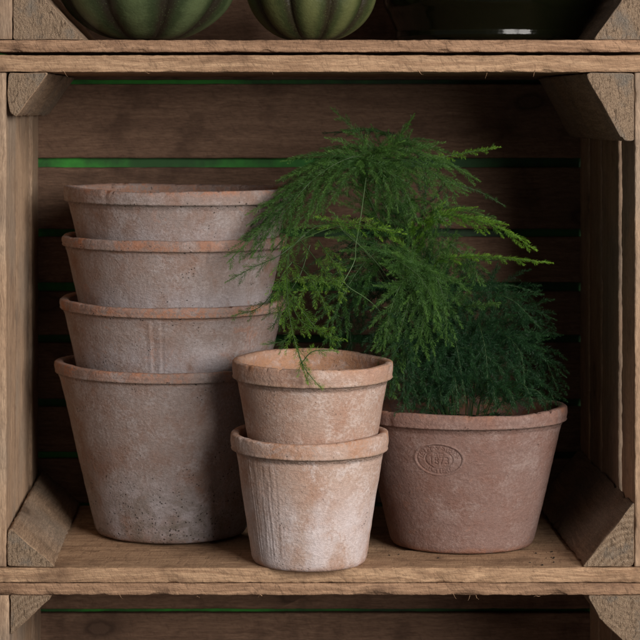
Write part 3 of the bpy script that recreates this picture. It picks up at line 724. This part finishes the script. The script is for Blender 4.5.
for pts, W in [
    ([(345, 282, .03), (325, 280, .01), (305, 290, -.01), (296, 310, -.02)], .022), ([(290, 300, -.02), (300, 320, -.03), (318, 330, -.035), (333, 328, -.04)], .018),
    ([(296, 345, -.04), (303, 365, -.045), (312, 378, -.048), (322, 389, -.05)], .014), ([(292, 262, .0), (280, 280, -.01), (278, 305, -.015), (284, 330, -.02)], .018),
    ([(318, 240, .03), (326, 252, .015), (338, 268, .01), (344, 282, .008)], .018)]:
    frond(pts, W * .85, 'front', .05, sp=.0072, face=.7, tip=1., dens=.8)
frond([(450, 310, .09), (470, 306, .07), (488, 305, .06), (500, 303, .055)], .010, 'mid', .1, face=.6, sub=.7, tip=.8)
# bright clump hanging in front, over the small pot
bare_stem([(405, 345, .08), (375, 306, .055), (350, 288, .04), (344, 282, .035)], .0004)
bare_stem([(366, 178, .075), (361, 215, .058), (356, 244, .045), (354, 262, .036), (340, 288, .03)], .00045)
frond([(340, 225, .06), (312, 235, .035), (290, 250, .01), (287, 285, -.02), (292, 330, -.038), (308, 384, -.046)], .024, 'front', .30, sp=.0075, face=.7, tip=.9, dens=.75)
frond([(300, 240, .03), (318, 262, .01), (335, 285, -.005), (346, 300, -.01)], .020, 'front', .15, sp=.0085, face=.7, tip=.8, dens=.85)
frond([(292, 262, .0), (308, 275, -.015), (325, 305, -.025), (330, 318, -.03)], .018, 'front', .1, sp=.0085, face=.7, tip=.7, dens=.85)
frond([(288, 290, -.02), (305, 315, -.03), (325, 335, -.035), (346, 340, -.04)], .016, 'front', .1, sp=.0085, face=.65, tip=.9, dens=.85)
frond([(305, 235, .04), (280, 255, .03), (252, 268, .03), (226, 282, .035)], .017, 'mid', .2, sp=.006, face=.6, tip=.4, dens=.8)
frond([(290, 270, .01), (275, 290, .015), (258, 308, .02), (232, 316, .025)], .016, 'mid', .2, sp=.006, face=.6, tip=.7, dens=.8)
frond([(292, 330, -.03), (285, 340, -.03), (270, 344, -.03), (262, 344, -.03)], .010, 'mid', .1, sp=.006, face=.6, tip=.7, dens=.8)
frond([(300, 365, -.042), (312, 352, -.044), (330, 350, -.044), (338, 352, -.044)], .008, 'bright', .1, sp=.006, face=.6, tip=.7, dens=.8)
frond([(310, 245, .04), (300, 275, .03), (285, 300, .025), (272, 330, .03)], .026, 'dim', .1, sp=.0055, face=.65, tip=.4, dens=.85)
print('needles', NEED)

# ------------------------------------------------------------------ squashes
def squash(label, px, y, a, b, ribs, seed, tone):
    z = z0u; x = (px - VX) * S0 * (D + y) / D
    root = thing('ribbed_squash', label, 'squash', (x, y, z), 'green squashes on the top crate')
    nt, npf = 260, 90; V = []; RB_ = []
    for i in range(npf + 1):
        ph = math.pi * i / npf; rr = a * math.sin(ph) ** .92; zz = b - b * math.cos(ph)
        for k in range(nt):
            th = 2 * math.pi * k / nt; g = abs(math.cos(ribs * th / 2 + seed + .25 * noise.noise(Vector((th * 1.2, seed, 0)))))
            rib = g ** .55
            w = Vector((math.cos(th) * rr, math.sin(th) * rr, zz))
            d = (.89 + .12 * rib) * (1 + .02 * noise.noise(w * 25 + Vector((seed, 0, 0))))
            pole = min(1, ph / .5, (math.pi - ph) / .5); zt = zz
            d = 1 + (d - 1) * pole
            if ph > math.pi - .5: zt -= .012 * (1 - (math.pi - ph) / .5) ** 2
            if ph < .5: zt += .006 * (1 - ph / .5) ** 2
            V.append((w.x * d, w.y * d, zt)); RB_.append(g)
    idx = np.arange((npf + 1) * nt).reshape(npf + 1, nt); nx = np.roll(idx, -1, 1)
    F = np.stack([idx[:-1], nx[:-1], nx[1:], idx[1:]], -1).reshape(-1, 4)
    me = bpy.data.meshes.new('body'); me.from_pydata(V, [], F.tolist()); me.update(); smooth(me)
    at = me.attributes.new('rib', 'FLOAT', 'POINT'); at.data.foreach_set('value', np.array(RB_, 'f'))
    t = NT('squash_skin'); raw, vec, rnd = t.objcoord(); g = t.attr('rib')
    n = t.noise(vec, 60, 5, .65, .8); sp = t.voro(vec, 420)
    gg = t.math('ADD', g, t.math('MULTIPLY', t.math('SUBTRACT', n, .5), .5))
    c = t.mix(t.rng(gg, .15, .7), tone[0], tone[1]); c = t.mix(t.rng(gg, .6, 1.15), c, tone[2])
    c = t.mix(t.math('MULTIPLY', t.rng(sp, .3, .1), .35), c, tone[2])
    c = t.mix(1., c, t.mix(t.noise(vec, 700, 3), (.8, .8, .8), (1.2, 1.2, 1.2)), 'MULTIPLY')
    t.put(t.b.inputs['Base Color'], c); t.b.inputs['Roughness'].default_value = .42; t.b.inputs['Specular IOR Level'].default_value = .4
    t.l.new(t.bump(t.math('ADD', n, t.noise(vec, 350, 3)), .35, .0012), t.b.inputs['Normal']); me.materials.append(t.m)
    link('body', me, root)
    V, F = tube(np.array([(0, 0, 2 * b - .016), (0, 0, 2 * b), (.004, 0, 2 * b + .014), (.012, 0, 2 * b + .022)]), .011, .006, 10)
    F.append(tuple(range(30, 40))); me = bpy.data.meshes.new('stalk'); me.from_pydata([tuple(q) for q in V], [], F); me.update(); smooth(me); me.materials.append(W_end); link('stalk', me, root)
squash('large dark green ribbed squash on the top crate, left of the smaller one', 147, .10, .078, .062, 8, .3, ((.018, .015, .009), (.028, .042, .017), (.09, .12, .052)))
squash('smaller yellowish green ribbed squash on the top crate, left of the bottle', 312, .10, .0555, .048, 9, 1.1, ((.024, .02, .01), (.038, .049, .017), (.11, .12, .044)))

# ------------------------------------------------------------------ glass bottle
bx, by = (488 - VX) * S0 * (D + .14) / D, .135
root = thing('glass_bottle', 'large round dark green glass bottle standing on the top crate at right', 'bottle', (bx, by, z0u))
prof = [(0, .010), (.04, .007), (.058, .0), (.070, .0002), (.078, .003), (.0800, .006), (.0800, .009), (.0805, .013), (.086, .026), (.0905, .036), (.0925, .06), (.092, .09), (.088, .12), (.078, .148), (.062, .17), (.044, .186), (.028, .200), (.020, .215), (.0175, .245), (.0175, .262), (.021, .264), (.021, .272), (.0175, .274),  # upright heel band added to the shape to give the window's glint
        (.0145, .270), (.0145, .215), (.026, .196), (.060, .166), (.085, .118), (.0885, .06), (.081, .018), (.07, .008), (.04, .0105), (0, .013)]
pr = spline([(a, 0, b) for a, b in prof], 200); nt = 96
V = [(max(0, p[0]) * math.cos(2 * math.pi * k / nt), max(0, p[0]) * math.sin(2 * math.pi * k / nt), max(0., p[2])) for p in pr for k in range(nt)]
idx = np.arange(200 * nt).reshape(200, nt); nx = np.roll(idx, -1, 1); F = np.stack([idx[:-1], nx[:-1], nx[1:], idx[1:]], -1).reshape(-1, 4)
me = bpy.data.meshes.new('glass_body'); me.from_pydata(V, [], F.tolist()); me.update(); smooth(me)
t = NT('dark_green_glass'); raw, vec, rnd = t.objcoord()
t.put(t.b.inputs['Base Color'], t.mix(t.noise(vec, 20, 3), (.026, .03, .012), (.05, .055, .02)))
t.b.inputs['Roughness'].default_value = .15; t.b.inputs['IOR'].default_value = 1.33; t.b.inputs['Transmission Weight'].default_value = .92
t.l.new(t.bump(t.noise(vec, 38, 3), .4, .003), t.b.inputs['Normal']); me.materials.append(t.m)
link('glass_body', me, root)

# ------------------------------------------------------------------ light
w = bpy.data.worlds.new('World'); sc.world = w; w.use_nodes = True
bg = w.node_tree.nodes['Background']; bg.inputs[0].default_value = (1., .95, .92, 1); bg.inputs[1].default_value = .10
def lamp(name, loc, to, sx, sy, e, col):
    l = bpy.data.lights.new(name, 'AREA'); l.shape = 'RECTANGLE'; l.size = sx; l.size_y = sy; l.energy = e; l.color = col
    o = bpy.data.objects.new(name, l); C.objects.link(o); o.location = loc
    o.rotation_euler = (Vector(to) - Vector(loc)).to_track_quat('-Z', 'Y').to_euler()
for dx, dy in ((-.36, -.19), (.36, .19)):           # two panes of one window
    lamp('window_light', (1.45 + dx, -2.1 + dy, .92), (.05 + dx, .1 + dy, .2), .70, 1.3, 47, (1., .955, .90))

# ------------------------------------------------------------------ camera
cam = bpy.data.cameras.new('Camera'); co = bpy.data.objects.new('Camera', cam); C.objects.link(co); sc.camera = co
co.location = (0, -D, EYE); co.rotation_euler = (math.pi / 2, 0, 0)
cam.sensor_width = 36; cam.lens = FPX / 640 * 36
cam.shift_x = (320 - VX) / 640; cam.shift_y = -(320 - VY) / 640
cam.clip_start = .05; cam.clip_end = 100
cam.dof.use_dof = True; cam.dof.focus_distance = D + .01; cam.dof.aperture_fstop = 18
sc.view_settings.view_transform = 'Standard'; sc.view_settings.look = 'None'; sc.view_settings.exposure = 0
sc.render.engine = 'CYCLES'
